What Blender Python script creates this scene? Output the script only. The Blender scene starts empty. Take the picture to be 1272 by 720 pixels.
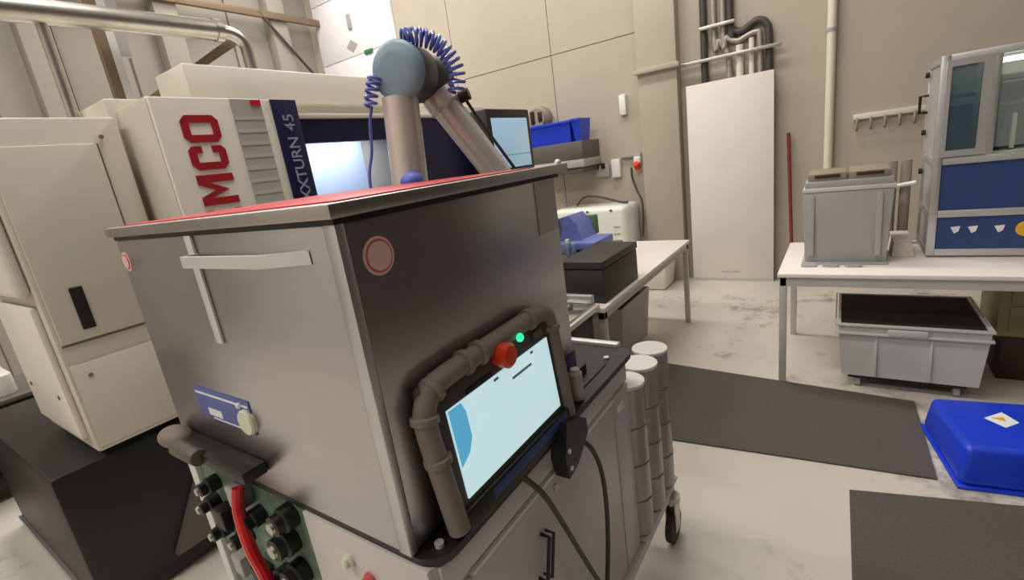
import bpy, bmesh, math, random
from mathutils import Vector, Matrix
random.seed(4)
S = bpy.context.scene
COL = S.collection

# ------------------------------------------------------------------ camera
CAM = Vector((0, 0, 1.64))
RW = ((0.54503946, -0.8272189, -0.1365316),
      (-0.28781499, -0.03165738, -0.95716265),
      (0.7874608, 0.56098726, -0.25534052))
cd = bpy.data.cameras.new('camera'); cam = bpy.data.objects.new('camera', cd); COL.objects.link(cam)
r, u, b = Vector(RW[0]), -Vector(RW[1]), -Vector(RW[2])
cam.matrix_world = Matrix(((r.x, u.x, b.x, CAM.x), (r.y, u.y, b.y, CAM.y), (r.z, u.z, b.z, CAM.z), (0, 0, 0, 1)))
cd.sensor_width = 36; cd.lens = 596.41 / 1272 * 36; cd.clip_start = .02
S.camera = cam

# ------------------------------------------------------------------ world, lamps, exposure
w = bpy.data.worlds.new('world'); S.world = w; w.use_nodes = True
w.node_tree.nodes['Background'].inputs[0].default_value = (.9, .86, .8, 1)
w.node_tree.nodes['Background'].inputs[1].default_value = .3
S.view_settings.view_transform = 'Standard'; S.view_settings.look = 'None'
S.view_settings.gamma = 1; S.view_settings.use_curve_mapping = False
S.view_settings.exposure = 0.0
def area(loc, sx, sy, power, col=(1, .965, .92)):
    l = bpy.data.lights.new('ceiling_or_fill_lamp', 'AREA'); l.shape = 'RECTANGLE'; l.size = sx; l.size_y = sy
    l.energy = power; l.color = col
    o = bpy.data.objects.new('ceiling_or_fill_lamp', l); COL.objects.link(o); o.location = loc
    return o
for x in (-2.0, 1.2, 4.2):
    for y, p in ((-1.6, 10), (1.6, 74), (4.8, 84)):
        area((x, y, 5.25), .5, 2.2, p)

area((4.2, 6.5, 5.25), 2.2, .5, 40)  # added fill lamp to brighten the white door, not part of the rows

# ------------------------------------------------------------------ materials
def lin(c):
    return tuple(((v / 255) / 12.92 if v / 255 <= .04045 else ((v / 255 + .055) / 1.055) ** 2.4) for v in c)
def mat(name, c, rough=.5, metal=0., var=.0, vscale=6., bump=0., bscale=60., c2=None, emit=0., alpha=1., trans=0., stretch=None, coat=0.):
    m = bpy.data.materials.new(name); m.use_nodes = True
    nt = m.node_tree; bs = nt.nodes['Principled BSDF']; L = nt.links
    c = lin(c)
    bs.inputs['Base Color'].default_value = (*c, 1); bs.inputs['Roughness'].default_value = rough
    bs.inputs['Metallic'].default_value = metal; bs.inputs['Coat Weight'].default_value = coat
    if alpha < 1: bs.inputs['Alpha'].default_value = alpha
    if trans: bs.inputs['Transmission Weight'].default_value = trans; bs.inputs['IOR'].default_value = 1.1
    if emit:
        bs.inputs['Emission Color'].default_value = (*c, 1); bs.inputs['Emission Strength'].default_value = emit
    if var or bump or c2:
        tc = nt.nodes.new('ShaderNodeTexCoord'); mp = nt.nodes.new('ShaderNodeMapping')
        L.new(tc.outputs['Object'], mp.inputs[0])
        if stretch: mp.inputs['Scale'].default_value = stretch
    if var or c2:
        n = nt.nodes.new('ShaderNodeTexNoise'); n.inputs['Scale'].default_value = vscale; n.inputs['Detail'].default_value = 6
        L.new(mp.outputs[0], n.inputs[0])
        rp = nt.nodes.new('ShaderNodeValToRGB'); L.new(n.outputs[0], rp.inputs[0])
        d = lin(c2[:3]) if c2 else tuple(v * (1 - var) for v in c)
        e = c if c2 else tuple(min(1, v * (1 + var)) for v in c)
        rp.color_ramp.elements[0].position = .34; rp.color_ramp.elements[1].position = .62
        rp.color_ramp.elements[0].color = (*d, 1); rp.color_ramp.elements[1].color = (*e, 1)
        L.new(rp.outputs[0], bs.inputs['Base Color'])
    if bump:
        n2 = nt.nodes.new('ShaderNodeTexNoise'); n2.inputs['Scale'].default_value = bscale; n2.inputs['Detail'].default_value = 3
        L.new(mp.outputs[0], n2.inputs[0])
        bp = nt.nodes.new('ShaderNodeBump'); bp.inputs['Strength'].default_value = bump; bp.inputs['Distance'].default_value = .01
        L.new(n2.outputs[0], bp.inputs['Height']); L.new(bp.outputs[0], bs.inputs['Normal'])
    return m
M = dict(
    floor=mat('floor_concrete', (206, 199, 187), .4, var=.05, vscale=1.6, bump=.03, bscale=20),
    wall=mat('wall_plaster', (186, 175, 158), .8, var=.03, vscale=1.2, bump=.05, bscale=90),
    wall2=mat('wall_grey', (150, 143, 132), .8, var=.03, vscale=1.0),
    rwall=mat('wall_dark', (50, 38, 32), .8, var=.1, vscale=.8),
    ceil=mat('ceiling_paint', (205, 200, 190), .9, var=.02),
    groove=mat('joint_shadow_gap', (182, 172, 156), .9, var=.03),
    door=mat('door_white', (244, 240, 243), .5, var=.02),
    panel=mat('board_white', (236, 228, 218), .5, var=.015, vscale=3),
    mat_=mat('rubber_mat', (86, 80, 75), .85, var=.08, vscale=90, bump=.3, bscale=300),
    cream=mat('machine_cream', (212, 205, 190), .38, var=.015, vscale=3),
    cream2=mat('machine_white', (232, 226, 214), .35, var=.015, vscale=3),
    seam=mat('seam_dark', (120, 110, 96), .6),
    black=mat('black_plastic', (22, 20, 19), .45, var=.15, vscale=20),
    black2=mat('black_satin', (36, 34, 33), .5, var=.1, vscale=12),
    soft=mat('black_matte', (32, 27, 23), .9, var=.2, vscale=30),
    navy=mat('navy_paint', (22, 24, 62), .35, var=.05),
    red=mat('logo_red', (168, 24, 34), .45, var=.04),
    redtop=mat('red_sheet', (196, 34, 44), .4, var=.04),
    grille=mat('grille_grey', (186, 184, 175), .5, var=.03),
    inside=mat('machine_interior', (205, 220, 245), .6, var=.05, vscale=4),
    steel=mat('brushed_steel', (190, 187, 190), .33, 1., var=.02, vscale=3, bump=.01, bscale=40, stretch=(1, 1, 12)),
    steel2=mat('polished_steel', (205, 202, 200), .22, 1., var=.05, vscale=5),
    rim=mat('lid_steel', (178, 174, 172), .4, 1., var=.04, vscale=6),
    alu=mat('aluminium', (200, 200, 202), .38, .85, var=.04, vscale=9),
    alu_w=mat('pale_aluminium', (222, 222, 220), .4, .3, var=.02),
    chrome=mat('galvanised_pipe', (190, 186, 178), .32, .9, var=.08, vscale=9),
    label_b=mat('label_blue', (92, 104, 168), .5, var=.08, vscale=40),
    label_w=mat('label_white', (238, 238, 240), .5, var=.02),
    pink=mat('sticker_pink', (226, 190, 184), .5, var=.05, vscale=40),
    pinkr=mat('sticker_red', (205, 96, 92), .5, var=.05),
    knob=mat('knob_pale', (220, 222, 198), .5, var=.03),
    cart=mat('cart_grey', (192, 190, 189), .4, .1, var=.03, vscale=4),
    cartw=mat('cart_panel_light', (205, 200, 196), .45, .1, var=.03, vscale=4),
    rubber=mat('pendant_rubber', (126, 115, 106), .6, var=.06, vscale=20),
    rubber2=mat('pendant_face', (72, 66, 62), .5, var=.06, vscale=20),
    ink2=mat('strip_ink', (150, 156, 190), .5, var=.03),
    screen=mat('screen_glow', (196, 226, 232), .25, emit=.75),
    tab=mat('screen_tab', (92, 178, 220), .25, emit=.6),
    ink=mat('screen_ink', (90, 118, 128), .4, emit=.2),
    estop=mat('stop_red', (222, 62, 30), .35, var=.04),
    led=mat('led_green', (40, 235, 150), .3, emit=1.6),
    cable=mat('cable_black', (52, 50, 48), .5, var=.1),
    clear=mat('clear_grey_plastic', (158, 155, 150), .22, .15, var=.06, vscale=12),
    lid=mat('can_lid', (214, 210, 204), .4, var=.02),
    robot=mat('robot_metal', (218, 212, 204), .3, .35, var=.05, vscale=6),
    robotd=mat('robot_joint', (62, 64, 64), .42, .2, var=.1, vscale=8),
    cap=mat('robot_cap_blue', (128, 158, 172), .42, var=.03),
    capb=mat('robot_cap_violet', (92, 104, 200), .4, var=.03),
    coil=mat('hose_blue', (92, 108, 196), .3, var=.1, vscale=20, coat=.4),
    table=mat('table_white', (238, 230, 222), .45, var=.015),
    tframe=mat('table_frame', (196, 192, 184), .45, .1, var=.02),
    case=mat('case_black', (48, 44, 38), .5, var=.12, vscale=8),
    purple=mat('caddy_blue', (112, 120, 188), .45, var=.1, vscale=20),
    purple2=mat('caddy_slate', (128, 138, 168), .45, var=.1, vscale=20),
    green=mat('sponge_green', (96, 130, 78), .7, var=.15, vscale=30),
    white=mat('white_plastic', (238, 238, 230), .4, var=.02),
    bingrey=mat('bin_grey', (172, 170, 170), .5, var=.04, vscale=5),
    bingrey2=mat('bin_grey_light', (206, 206, 204), .45, var=.03, vscale=5),
    tan=mat('lid_tan', (150, 138, 120), .55, var=.04),
    blue=mat('bin_blue', (20, 60, 208), .32, var=.06, vscale=5),
    bluep=mat('panel_blue', (42, 68, 122), .45, var=.05, vscale=5),
    yellow=mat('button_yellow', (232, 176, 24), .4, var=.03),
    cabd=mat('cabinet_dark', (96, 90, 84), .5, var=.05),
    cabl=mat('cabinet_grey', (170, 166, 164), .5, var=.03),
    greenc=mat('cabinet_olive', (150, 146, 100), .6, var=.05),
    brown=mat('dark_brown', (62, 44, 36), .7, var=.15),
    pipeb=mat('pipe_dark', (70, 66, 62), .5, var=.1),
    pipeg=mat('pipe_grey', (172, 164, 154), .4, .4, var=.08),
    pipew=mat('pipe_white', (232, 224, 208), .45, var=.02),
    brass=mat('strut_brown', (126, 108, 86), .5, .3, var=.1),
    pole=mat('pole_red', (128, 52, 42), .5, var=.1),
    glass=mat('glass_pane', (196, 214, 214), .05, alpha=.16),
    glassb=mat('glass_tinted', (70, 92, 108), .06, alpha=.55),
    glassw=mat('glass_window', (225, 235, 255), .05, alpha=.14),
    lampw=mat('lamp_tube', (255, 250, 235), .4, emit=4.),
    liner=mat('cabinet_liner', (196, 206, 190), .6, var=.04),
    cardb=mat('carton_white', (226, 216, 208), .7, var=.03),
    gtube=mat('cylinder_grey', (168, 158, 146), .35, .3, var=.05),
    mscreen=mat('monitor_glow', (150, 182, 204), .25, emit=.55),
    signg=mat('sign_green', (60, 120, 80), .5, var=.05),
    tyre=mat('tyre_dark', (34, 28, 26), .6, var=.15, vscale=20),
    redhose=mat('hose_red', (206, 34, 40), .3, var=.08, coat=.3),
    pcb=mat('board_green', (96, 120, 106), .5, var=.25, vscale=30),
)
def floor_wear(m):
    nt = m.node_tree; bs = nt.nodes['Principled BSDF']; L = nt.links
    src = bs.inputs['Base Color'].links[0].from_socket
    tc = nt.nodes.new('ShaderNodeTexCoord')
    n = nt.nodes.new('ShaderNodeTexNoise'); n.inputs['Scale'].default_value = 7; n.inputs['Detail'].default_value = 8; n.inputs['Roughness'].default_value = .7
    L.new(tc.outputs['Object'], n.inputs[0])
    n2 = nt.nodes.new('ShaderNodeTexNoise'); n2.inputs['Scale'].default_value = 1.1
    L.new(tc.outputs['Object'], n2.inputs[0])
    a = nt.nodes.new('ShaderNodeMath'); a.operation = 'MULTIPLY'; L.new(n.outputs[0], a.inputs[0]); L.new(n2.outputs[0], a.inputs[1])
    rp = nt.nodes.new('ShaderNodeValToRGB'); L.new(a.outputs[0], rp.inputs[0])
    rp.color_ramp.elements[0].position = .29; rp.color_ramp.elements[0].color = (0, 0, 0, 1)
    rp.color_ramp.elements[1].position = .40; rp.color_ramp.elements[1].color = (.75, .75, .75, 1)
    mx = nt.nodes.new('ShaderNodeMix'); mx.data_type = 'RGBA'
    L.new(rp.outputs[0], mx.inputs[0]); L.new(src, mx.inputs[6]); mx.inputs[7].default_value = (*lin((128, 120, 108)), 1)
    L.new(mx.outputs[2], bs.inputs['Base Color'])
floor_wear(M['floor'])

# ------------------------------------------------------------------ mesh helpers (world coordinates; parts are shifted to their thing's base)
class B:
    def __init__(s): s.bm = bmesh.new()
    def box(s, x0, x1, y0, y1, z0, z1, bev=0., seg=2):
        x0, x1 = sorted((x0, x1)); y0, y1 = sorted((y0, y1)); z0, z1 = sorted((z0, z1))
        v = [s.bm.verts.new((x, y, z)) for x in (x0, x1) for y in (y0, y1) for z in (z0, z1)]
        f = [s.bm.faces.new([v[i] for i in q]) for q in ((0, 1, 3, 2), (4, 6, 7, 5), (0, 4, 5, 1), (2, 3, 7, 6), (0, 2, 6, 4), (1, 5, 7, 3))]
        if bev:
            e = list({e for q in f for e in q.edges})
            bmesh.ops.bevel(s.bm, geom=e, offset=bev, segments=seg, profile=.5, affect='EDGES')
        return s
    def taper(s, bx, tx, z0, z1, bev=0., seg=2):     # bx / tx = (x0,x1,y0,y1) at z0 / z1
        v = []
        for (x0, x1, y0, y1), z in ((bx, z0), (tx, z1)):
            v += [s.bm.verts.new(p) for p in ((x0, y0, z), (x1, y0, z), (x1, y1, z), (x0, y1, z))]
        f = [s.bm.faces.new([v[i] for i in q]) for q in ((3, 2, 1, 0), (4, 5, 6, 7), (0, 1, 5, 4), (1, 2, 6, 5), (2, 3, 7, 6), (3, 0, 4, 7))]
        if bev:
            e = list({e for q in f for e in q.edges})
            bmesh.ops.bevel(s.bm, geom=e, offset=bev, segments=seg, profile=.5, affect='EDGES')
        return s
    def cyl(s, p0, p1, r0, r1=None, n=24, bev=0.):
        p0, p1 = Vector(p0), Vector(p1); r1 = r0 if r1 is None else r1
        L = (p1 - p0).length; a = (p1 - p0).normalized()
        prof = [(0, r0), (L, r1)] if not bev else [(0, r0 - bev), (bev * .3, r0 - bev * .3), (bev, r0), (L - bev, r1), (L - bev * .3, r1 - bev * .3), (L, r1 - bev)]
        return s.lathe(p0, a, prof, n)
    def lathe(s, p0, a, prof, n=24):
        p0 = Vector(p0); a = Vector(a).normalized()
        t = Vector((0, 0, 1)) if abs(a.z) < .9 else Vector((1, 0, 0))
        e1 = a.cross(t).normalized(); e2 = a.cross(e1)
        rings = []
        for h, r in prof:
            rings.append([s.bm.verts.new(p0 + a * h + (e1 * math.cos(2 * math.pi * k / n) + e2 * math.sin(2 * math.pi * k / n)) * max(r, 1e-4)) for k in range(n)])
        for A, C in zip(rings, rings[1:]):
            for k in range(n): s.bm.faces.new((A[k], A[(k + 1) % n], C[(k + 1) % n], C[k]))
        s.bm.faces.new(rings[0][::-1]); s.bm.faces.new(rings[-1])
        return s
    def tube(s, pts, r, n=10, smooth=True):
        P = [Vector(p) for p in pts]
        if smooth and len(P) > 2:
            Q = []
            for i in range(len(P) - 1):
                p0 = P[max(i - 1, 0)]; p1 = P[i]; p2 = P[i + 1]; p3 = P[min(i + 2, len(P) - 1)]
                for k in range(8):
                    t = k / 8
                    Q.append(.5 * ((2 * p1) + (p2 - p0) * t + (2 * p0 - 5 * p1 + 4 * p2 - p3) * t * t + (3 * p1 - p0 - 3 * p2 + p3) * t ** 3))
            Q.append(P[-1]); P = Q
        ref = None; rings = []
        for i, p in enumerate(P):
            d = (P[min(i + 1, len(P) - 1)] - P[max(i - 1, 0)]).normalized()
            if ref is None: ref = d.orthogonal().normalized()
            ref = (ref - d * ref.dot(d)).normalized(); e2 = d.cross(ref)
            rings.append([s.bm.verts.new(p + (ref * math.cos(2 * math.pi * k / n) + e2 * math.sin(2 * math.pi * k / n)) * r) for k in range(n)])
        for A, C in zip(rings, rings[1:]):
            for k in range(n): s.bm.faces.new((A[k], A[(k + 1) % n], C[(k + 1) % n], C[k]))
        s.bm.faces.new(rings[0][::-1]); s.bm.faces.new(rings[-1])
        return s
    def prism(s, pts, d):                              # polygon of 3-D points swept by vector d
        d = Vector(d); A = [s.bm.verts.new(Vector(p)) for p in pts]; C = [s.bm.verts.new(Vector(p) + d) for p in pts]
        n = len(A); s.bm.faces.new(A[::-1]); s.bm.faces.new(C)
        for k in range(n): s.bm.faces.new((A[k], A[(k + 1) % n], C[(k + 1) % n], C[k]))
        return s
    def ball(s, c, r, sc=(1, 1, 1), n=20):
        m = Matrix.Translation(Vector(c)) @ Matrix.Diagonal((r * sc[0], r * sc[1], r * sc[2], 1))
        bmesh.ops.create_uvsphere(s.bm, u_segments=n, v_segments=n // 2, radius=1, matrix=m); return s
    def rrect(s, x0, x1, y0, y1, z0, z1, r, n=6):      # slab with rounded corners in plan
        pts = []
        for cx, cy, a0 in ((x1 - r, y1 - r, 0), (x0 + r, y1 - r, 90), (x0 + r, y0 + r, 180), (x1 - r, y0 + r, 270)):
            for k in range(n + 1):
                a = math.radians(a0 + 90 * k / n); pts.append((cx + r * math.cos(a), cy + r * math.sin(a), z0))
        return s.prism(pts, (0, 0, z1 - z0))
    def tub(s, o, bot, z0, z1, t):                     # open container: outer rect at rim o, at foot bot, wall t
        for q in (0, 1):
            pass
        def ring(x0, x1, y0, y1, z): return [s.bm.verts.new(p) for p in ((x0, y0, z), (x1, y0, z), (x1, y1, z), (x0, y1, z))]
        a = ring(*bot, z0); c = ring(*o, z1); d = ring(o[0] + t, o[1] - t, o[2] + t, o[3] - t, z1); e = ring(bot[0] + t, bot[1] - t, bot[2] + t, bot[3] - t, z0 + t)
        s.bm.faces.new(a[::-1]); s.bm.faces.new(e)
        for A, C in ((a, c), (c, d), (d, e)):
            for k in range(4): s.bm.faces.new((A[k], A[(k + 1) % 4], C[(k + 1) % 4], C[k]))
        return s
    def obj(s, name, m, parent=None, base=None):
        bmesh.ops.recalc_face_normals(s.bm, faces=s.bm.faces[:])
        root = parent
        while root is not None and root.parent is not None: root = root.parent
        off = root.location if root is not None else (Vector(base) if base is not None else Vector((0, 0, 0)))
        bmesh.ops.translate(s.bm, verts=s.bm.verts[:], vec=-Vector(off))
        me = bpy.data.meshes.new(name); s.bm.to_mesh(me); s.bm.free()
        me.polygons.foreach_set('use_smooth', [True] * len(me.polygons)); me.set_sharp_from_angle(angle=math.radians(32))
        me.materials.append(M[m] if isinstance(m, str) else m)
        o = bpy.data.objects.new(name, me); COL.objects.link(o)
        if parent is not None: o.parent = parent
        elif base is not None: o.location = base
        return o
def tag(o, label, cat, group=None):
    o['label'] = label; o['category'] = cat
    if group: o['group'] = group
    return o
def thing(name, label, cat, loc, group=None):
    o = bpy.data.objects.new(name, None); COL.objects.link(o); o.location = loc; o.empty_display_size = .1
    return tag(o, label, cat, group)
def struct(o): o['kind'] = 'structure'; return o
def text(name, body, m, parent, M4, size, extrude=.0015, offset=0., width=None):
    c = bpy.data.curves.new(name, 'FONT'); c.body = body; c.size = size; c.extrude = extrude; c.offset = offset
    c.align_x = 'LEFT'
    o = bpy.data.objects.new(name, c); COL.objects.link(o)
    me = bpy.data.meshes.new_from_object(o.evaluated_get(bpy.context.evaluated_depsgraph_get()))
    COL.objects.unlink(o); bpy.data.objects.remove(o)
    xs = [v.co.x for v in me.vertices]; k = width / (max(xs) - min(xs)) if width else 1
    me.transform(Matrix.Diagonal((k, 1, 1, 1)))
    me.transform(M4)
    root = parent
    while root.parent is not None: root = root.parent
    me.transform(Matrix.Translation(-root.location))
    me.materials.clear(); me.materials.append(M[m]); me.name = name
    q = bpy.data.objects.new(name, me); COL.objects.link(q); q.parent = parent
    return q

# ================================================================== SETTING
struct(B().box(-4, 5.95, -3.4, 7.6, -.1, 0).obj('floor', 'floor'))
struct(B().box(-4, 5.95, -3.4, 7.6, 5.5, 5.6).obj('ceiling', 'ceil'))
wb = struct(B().box(5.86, 5.95, -3.4, 7.6, 0, 5.5).obj('wall_back', 'groove'))
ycuts = [-3.4, -1.6, 1.52, 3.06, 4.6, 5.6]
for y0, y1 in zip(ycuts, ycuts[1:]):
    for z0, z1 in ((0, 2.838), (2.846, 5.5)):
        if y0 == -1.6 : z0, z1 = (0, 5.5) if z0 == 0 else (None, None)
        if z0 is None: continue
        B().box(5.84, 5.862, y0 + .004, y1 - .004, z0, z1, .004, 1).obj('wall_panel', 'wall', wb)
B().box(5.84, 5.862, 7.42, 7.6, 0, 5.5).obj('wall_panel', 'wall', wb)
wl = struct(B().box(-4, 5.95, 7.55, 7.65, 0, 5.5).obj('wall_left', 'groove'))
x = -4.
for k in range(14):
    B().box(x + .008, x + .692, 7.5 + (.03 if k % 2 else 0), 7.552, 0, 5.5, .004, 1).obj('wall_panel', 'wall2', wl); x += .7
for x0 in (1.95, 3.35, 4.95):
    B().box(x0, x0 + .28, 7.3, 7.5, 0, 5.5, .01).obj('column', 'wall2', wl)
B().box(-4, 5.84, 7.24, 7.3, 4.22, 4.32, .01).obj('rail', 'brass', wl)
B().cyl((4.75, 7.26, 4.3), (5.5, 7.26, 3.45), .022).obj('brace', 'pipeb', wl)
struct(B().box(-4, 5.95, -3.5, -3.4, 0, 5.5).obj('wall_right_unseen', 'rwall'))  # unseen side wall, made dark so the steel side face reflects dark
struct(B().box(-4.1, -4, -3.4, 7.6, 0, 5.5).obj('wall_front', 'ceil'))
# pilaster with its ledge
tr = struct(B().box(5.68, 5.84, 1.5, 1.93, 0, 5.5, .006).obj('trim_1', 'wall'))
B().box(5.62, 5.68, 1.46, 1.96, 2.37, 2.42, .008).obj('ledge', 'wall', tr)
# white sectional door on the back wall
d = struct(B().box(5.83, 5.862, 5.62, 7.42, 0, 5.4, .004).obj('door_1', 'door'))
for k in range(6):
    B().box(5.80, 5.83, 5.66, 7.38, .02 + k * .9, .91 + k * .9, .008).obj('door_leaf', 'door', d)
B().box(5.77, 5.80, 6.48, 6.56, 4.0, 4.22, .01).obj('lock_plate', 'cabl', d)
B().prism([(5.80, 6.57, 3.86), (5.80, 6.44, 3.77), (5.80, 6.57, 3.68), (5.80, 6.70, 3.77)], (-.01, 0, 0)).obj('warning_plate', 'cabl', d)
tag(B().box(5.77, 5.80, 6.12, 6.3, 3.58, 3.635, .006).obj('exit_sign', 'signg', base=(5.79, 6.1, 3.55)), 'small green sign strip on the tall white door', 'sign')

# ================================================================== FLOOR MATS
def flat(name, pts, h, m, label, cat):
    c = sum((Vector(p) for p in pts), Vector()) / len(pts)
    return tag(B().prism([(p[0], p[1], .001) for p in pts], (0, 0, h)).obj(name, m, base=(c.x, c.y, 0)), label, cat)
flat('floor_mat', [(2.37, 1.05, 0), (2.51, -.4, 0), (3.25, -.385, 0), (3.37, 1.05, 0)], .008, 'mat_', 'long charcoal rubber mat on the floor in front of the right white table', 'mat')
flat('floor_mat', [(1.1, -.083, 0), (1.1, -1.6, 0), (2.66, -1.6, 0), (2.29, -.073, 0)], .008, 'mat_', 'dark rubber mat in the lower right corner nearest the viewer', 'mat')

# ================================================================== CNC LATHE
T = thing('cnc_lathe', 'large cream CNC lathe with red lettering and a navy window door', 'machine', (2.0, 3.1, 0))
B().box(.27, 3.5, 2.5, 3.9, .02, .7, .02).obj('coolant_tank', 'black', T)
B().box(.255, .27, 2.5, 3.9, .02, .06).obj('tank_edge', 'alu', T)
B().prism([(.55, 2.46, .12), (.95, 2.46, .12), (.95, 2.46, .42), (.72, 2.46, .42)], (0, .04, 0)).obj('chip_flap', 'cabd', T)
# electrical cabinet at the left end
cb = B().box(.43, .86, 2.45, 3.12, .74, 2.035, .012).obj('control_cabinet', 'cream', T)
B().box(.445, .765, 2.437, 2.45, 1.2, 1.935, .006).obj('cabinet_door', 'cream', cb)
dr = B().box(.44, .80, 2.441, 2.45, .76, 1.115, .006).obj('lower_cover', 'cream', cb)
B().box(.521, .563, 2.431, 2.4375, 1.24, 1.408, .003).obj('slot_handle', 'black', cb)
for sx, sz in ((.788, 1.958), (.492, 1.06), (.742, 1.07), (.74, .80)):
    B().cyl((sx, 2.443, sz), (sx, 2.436, sz), .008, n=10).obj('screw', 'seam', cb)
B().box(.766, .772, 2.446, 2.449, 1.2, 1.935).obj('door_gap', 'seam', cb)
B().box(.445, .772, 2.446, 2.449, 1.19, 1.197).obj('door_gap', 'seam', cb)
B().box(.38, .432, 2.47, 3.10, 1.40, 2.0, .03, 3).obj('end_cover', 'cream2', cb)
B().box(.405, .432, 2.50, 3.09, .80, 1.36, .012).obj('end_panel', 'cream2', cb)
for sy, sz in ((2.58, .98), (3.0, .98)): B().cyl((.406, sy, sz), (.40, sy, sz), .009, n=10).obj('screw', 'seam', cb)
# main housing
B().box(.86, 3.5, 2.52, 3.7, .7, 2.12, .012).obj('housing', 'cream', T)
B().box(1.16, 2.55, 2.43, 2.72, 2.1, 2.26, .012).obj('upper_hood', 'cream2', T)
B().box(.89, 1.36, 2.22, 2.53, .62, 2.075, .012).obj('door_post', 'cream', T)
df = B().box(.895, 1.52, 2.2, 2.222, .62, 2.068, .004).obj('front_door', 'cream2', T)
B().box(.895, 3.45, 2.3, 2.53, .3, .62, .02).obj('lower_apron', 'cream', T)
# grille slats
for k in range(11):
    z = 2.03 - k * .054
    B().prism([(1.20, 2.2, z), (1.338, 2.2, z), (1.338, 2.192, z - .046), (1.20, 2.192, z - .046)], (0, 0, -.006)).obj('grille_slat', 'grille', df)
B().box(1.20, 1.338, 2.194, 2.2, 1.42, 2.066).obj('grille_plate', 'grille', df)
B().box(1.288, 1.333, 2.186, 2.194, 2.04, 2.062).obj('red_mark', 'redtop', df)
st = B().box(1.385, 1.515, 2.19, 2.2, .8, 2.068, .002).obj('navy_strip', 'navy', df)
# red letters, read upwards
def letter(polys, z0):
    q = B()
    for pl in polys: q.prism([(1.128 - v * .148 + .0, 2.2, z0 + u) for u, v in pl], (0, -.006, 0))
    q.obj('red_letter', 'red', df)
def bars(l): return [[(a, c), (b_, c), (b_, d_), (a, d_)] for a, b_, c, d_ in l]
letter(bars([(0, .03, 0, 1), (.03, .09, 0, .2), (.03, .085, .4, .6), (.03, .09, .8, 1)]), 1.525)                      # E
letter([[(0, 0), (.03, 0), (.03, .72), (.062, .2), (.094, .72), (.094, 0), (.126, 0), (.126, 1), (.088, 1), (.062, .56), (.036, 1), (0, 1)]], 1.636)   # M
letter([[(.0, .14), (.022, 0), (.08, 0), (.096, .1), (.096, .36), (.068, .36), (.068, .2), (.03, .2), (.03, .8), (.068, .8), (.068, .64), (.096, .64), (.096, .9), (.08, 1), (.022, 1), (0, .86)]], 1.782)   # C
letter([[(.0, .14), (.022, 0), (.054, 0), (.054, .2), (.03, .2), (.03, .8), (.054, .8), (.054, 1), (.022, 1), (0, .86)],
        [(.054, 0), (.086, 0), (.108, .14), (.108, .86), (.086, 1), (.054, 1), (.054, .8), (.078, .8), (.078, .2), (.054, .2)]], 1.892)          # O
RM = Matrix(((0, -1, 0, 1.478), (0, 0, -1, 2.188), (1, 0, 0, 1.487), (0, 0, 0, 1)))
text('strip_lettering', 'MAXXTURN', 'ink2', st, RM, .075, offset=.001, width=.405)
text('strip_number', '45', 'ink2', st, Matrix(((0, -1, 0, 1.478), (0, 0, -1, 2.188), (1, 0, 0, 1.925), (0, 0, 0, 1))), .075, width=.075)
# window door
wf = B()
wf.box(1.52, 2.9, 2.22, 2.26, 1.868, 1.985).box(1.52, 2.9, 2.22, 2.26, .7, 1.15).box(1.52, 1.535, 2.22, 2.26, 1.15, 1.868).box(2.1, 2.9, 2.22, 2.26, 1.15, 1.868)
wf = wf.obj('window_frame', 'navy', T)
B().box(1.52, 2.9, 2.21, 2.5, 1.985, 2.01, .004).obj('door_rail', 'cream2', T)
B().box(1.535, 2.1, 2.236, 2.244, 1.15, 1.868).obj('window_pane', 'glassw', wf)
B().box(1.52, 2.12, 2.505, 2.52, 1.1, 1.9).obj('work_chamber', 'inside', T)
l = bpy.data.lights.new('machine_lamp', 'AREA'); l.shape = 'RECTANGLE'; l.size = .5; l.size_y = .1; l.energy = 4.5; l.color = (.82, .9, 1)
lo = bpy.data.objects.new('machine_lamp', l); COL.objects.link(lo); lo.location = (1.82, 2.36, 1.965)
# control panel with monitor
cp = B().box(2.88, 3.46, 2.06, 2.3, 1.1, 2.02, .015).obj('control_panel', 'black2', T)
sc = B().box(2.925, 3.40, 2.052, 2.06, 1.6, 1.955, .003).obj('monitor', 'mscreen', cp)
B().box(2.93, 3.395, 2.0505, 2.0525, 1.69, 1.694).obj('screen_line', 'ink', sc)
B().box(2.95, 3.40, 2.052, 2.06, 1.2, 1.55, .004).obj('keypad', 'cabd', cp)

# exhaust duct over the lathe
T = thing('exhaust_duct', 'galvanised exhaust pipe running over the lathe and bending down into its hood', 'pipe', (1.1, 2.8, 2.2))
B().cyl((-.6, 2.8, 2.472), (1.56, 2.8, 2.53), .05).obj('main_pipe', 'chrome', T)
B().cyl((1.55, 2.8, 2.53), (1.585, 2.8, 2.531), .056).obj('collar', 'chrome', T)
B().tube([(1.58, 2.8, 2.53), (1.65, 2.8, 2.52), (1.70, 2.8, 2.48), (1.71, 2.8, 2.40), (1.71, 2.8, 2.125)], .034, 16).obj('elbow', 'chrome', T)
tag(B().cyl((.83, 2.8, 2.037), (.83, 2.8, 2.475), .02).obj('support_pipe', 'chrome', base=(.83, 2.8, 2.03)), 'thin vertical pipe rising from the cabinet to the exhaust duct', 'pipe')
T = thing('support_rail', 'brown channel post with bright edge standing behind the exhaust duct', 'post', (1.1, 2.95, 2.11))
B().box(1.06, 1.10, 2.93, 2.97, 2.122, 5.5).obj('channel', 'brass', T)
B().box(1.10, 1.135, 2.93, 2.96, 2.122, 5.5).obj('bright_edge', 'alu_w', T)
B().box(1.135, 1.19, 2.95, 2.98, 2.4, 5.5).obj('back_flange', 'cabl', T)
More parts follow.
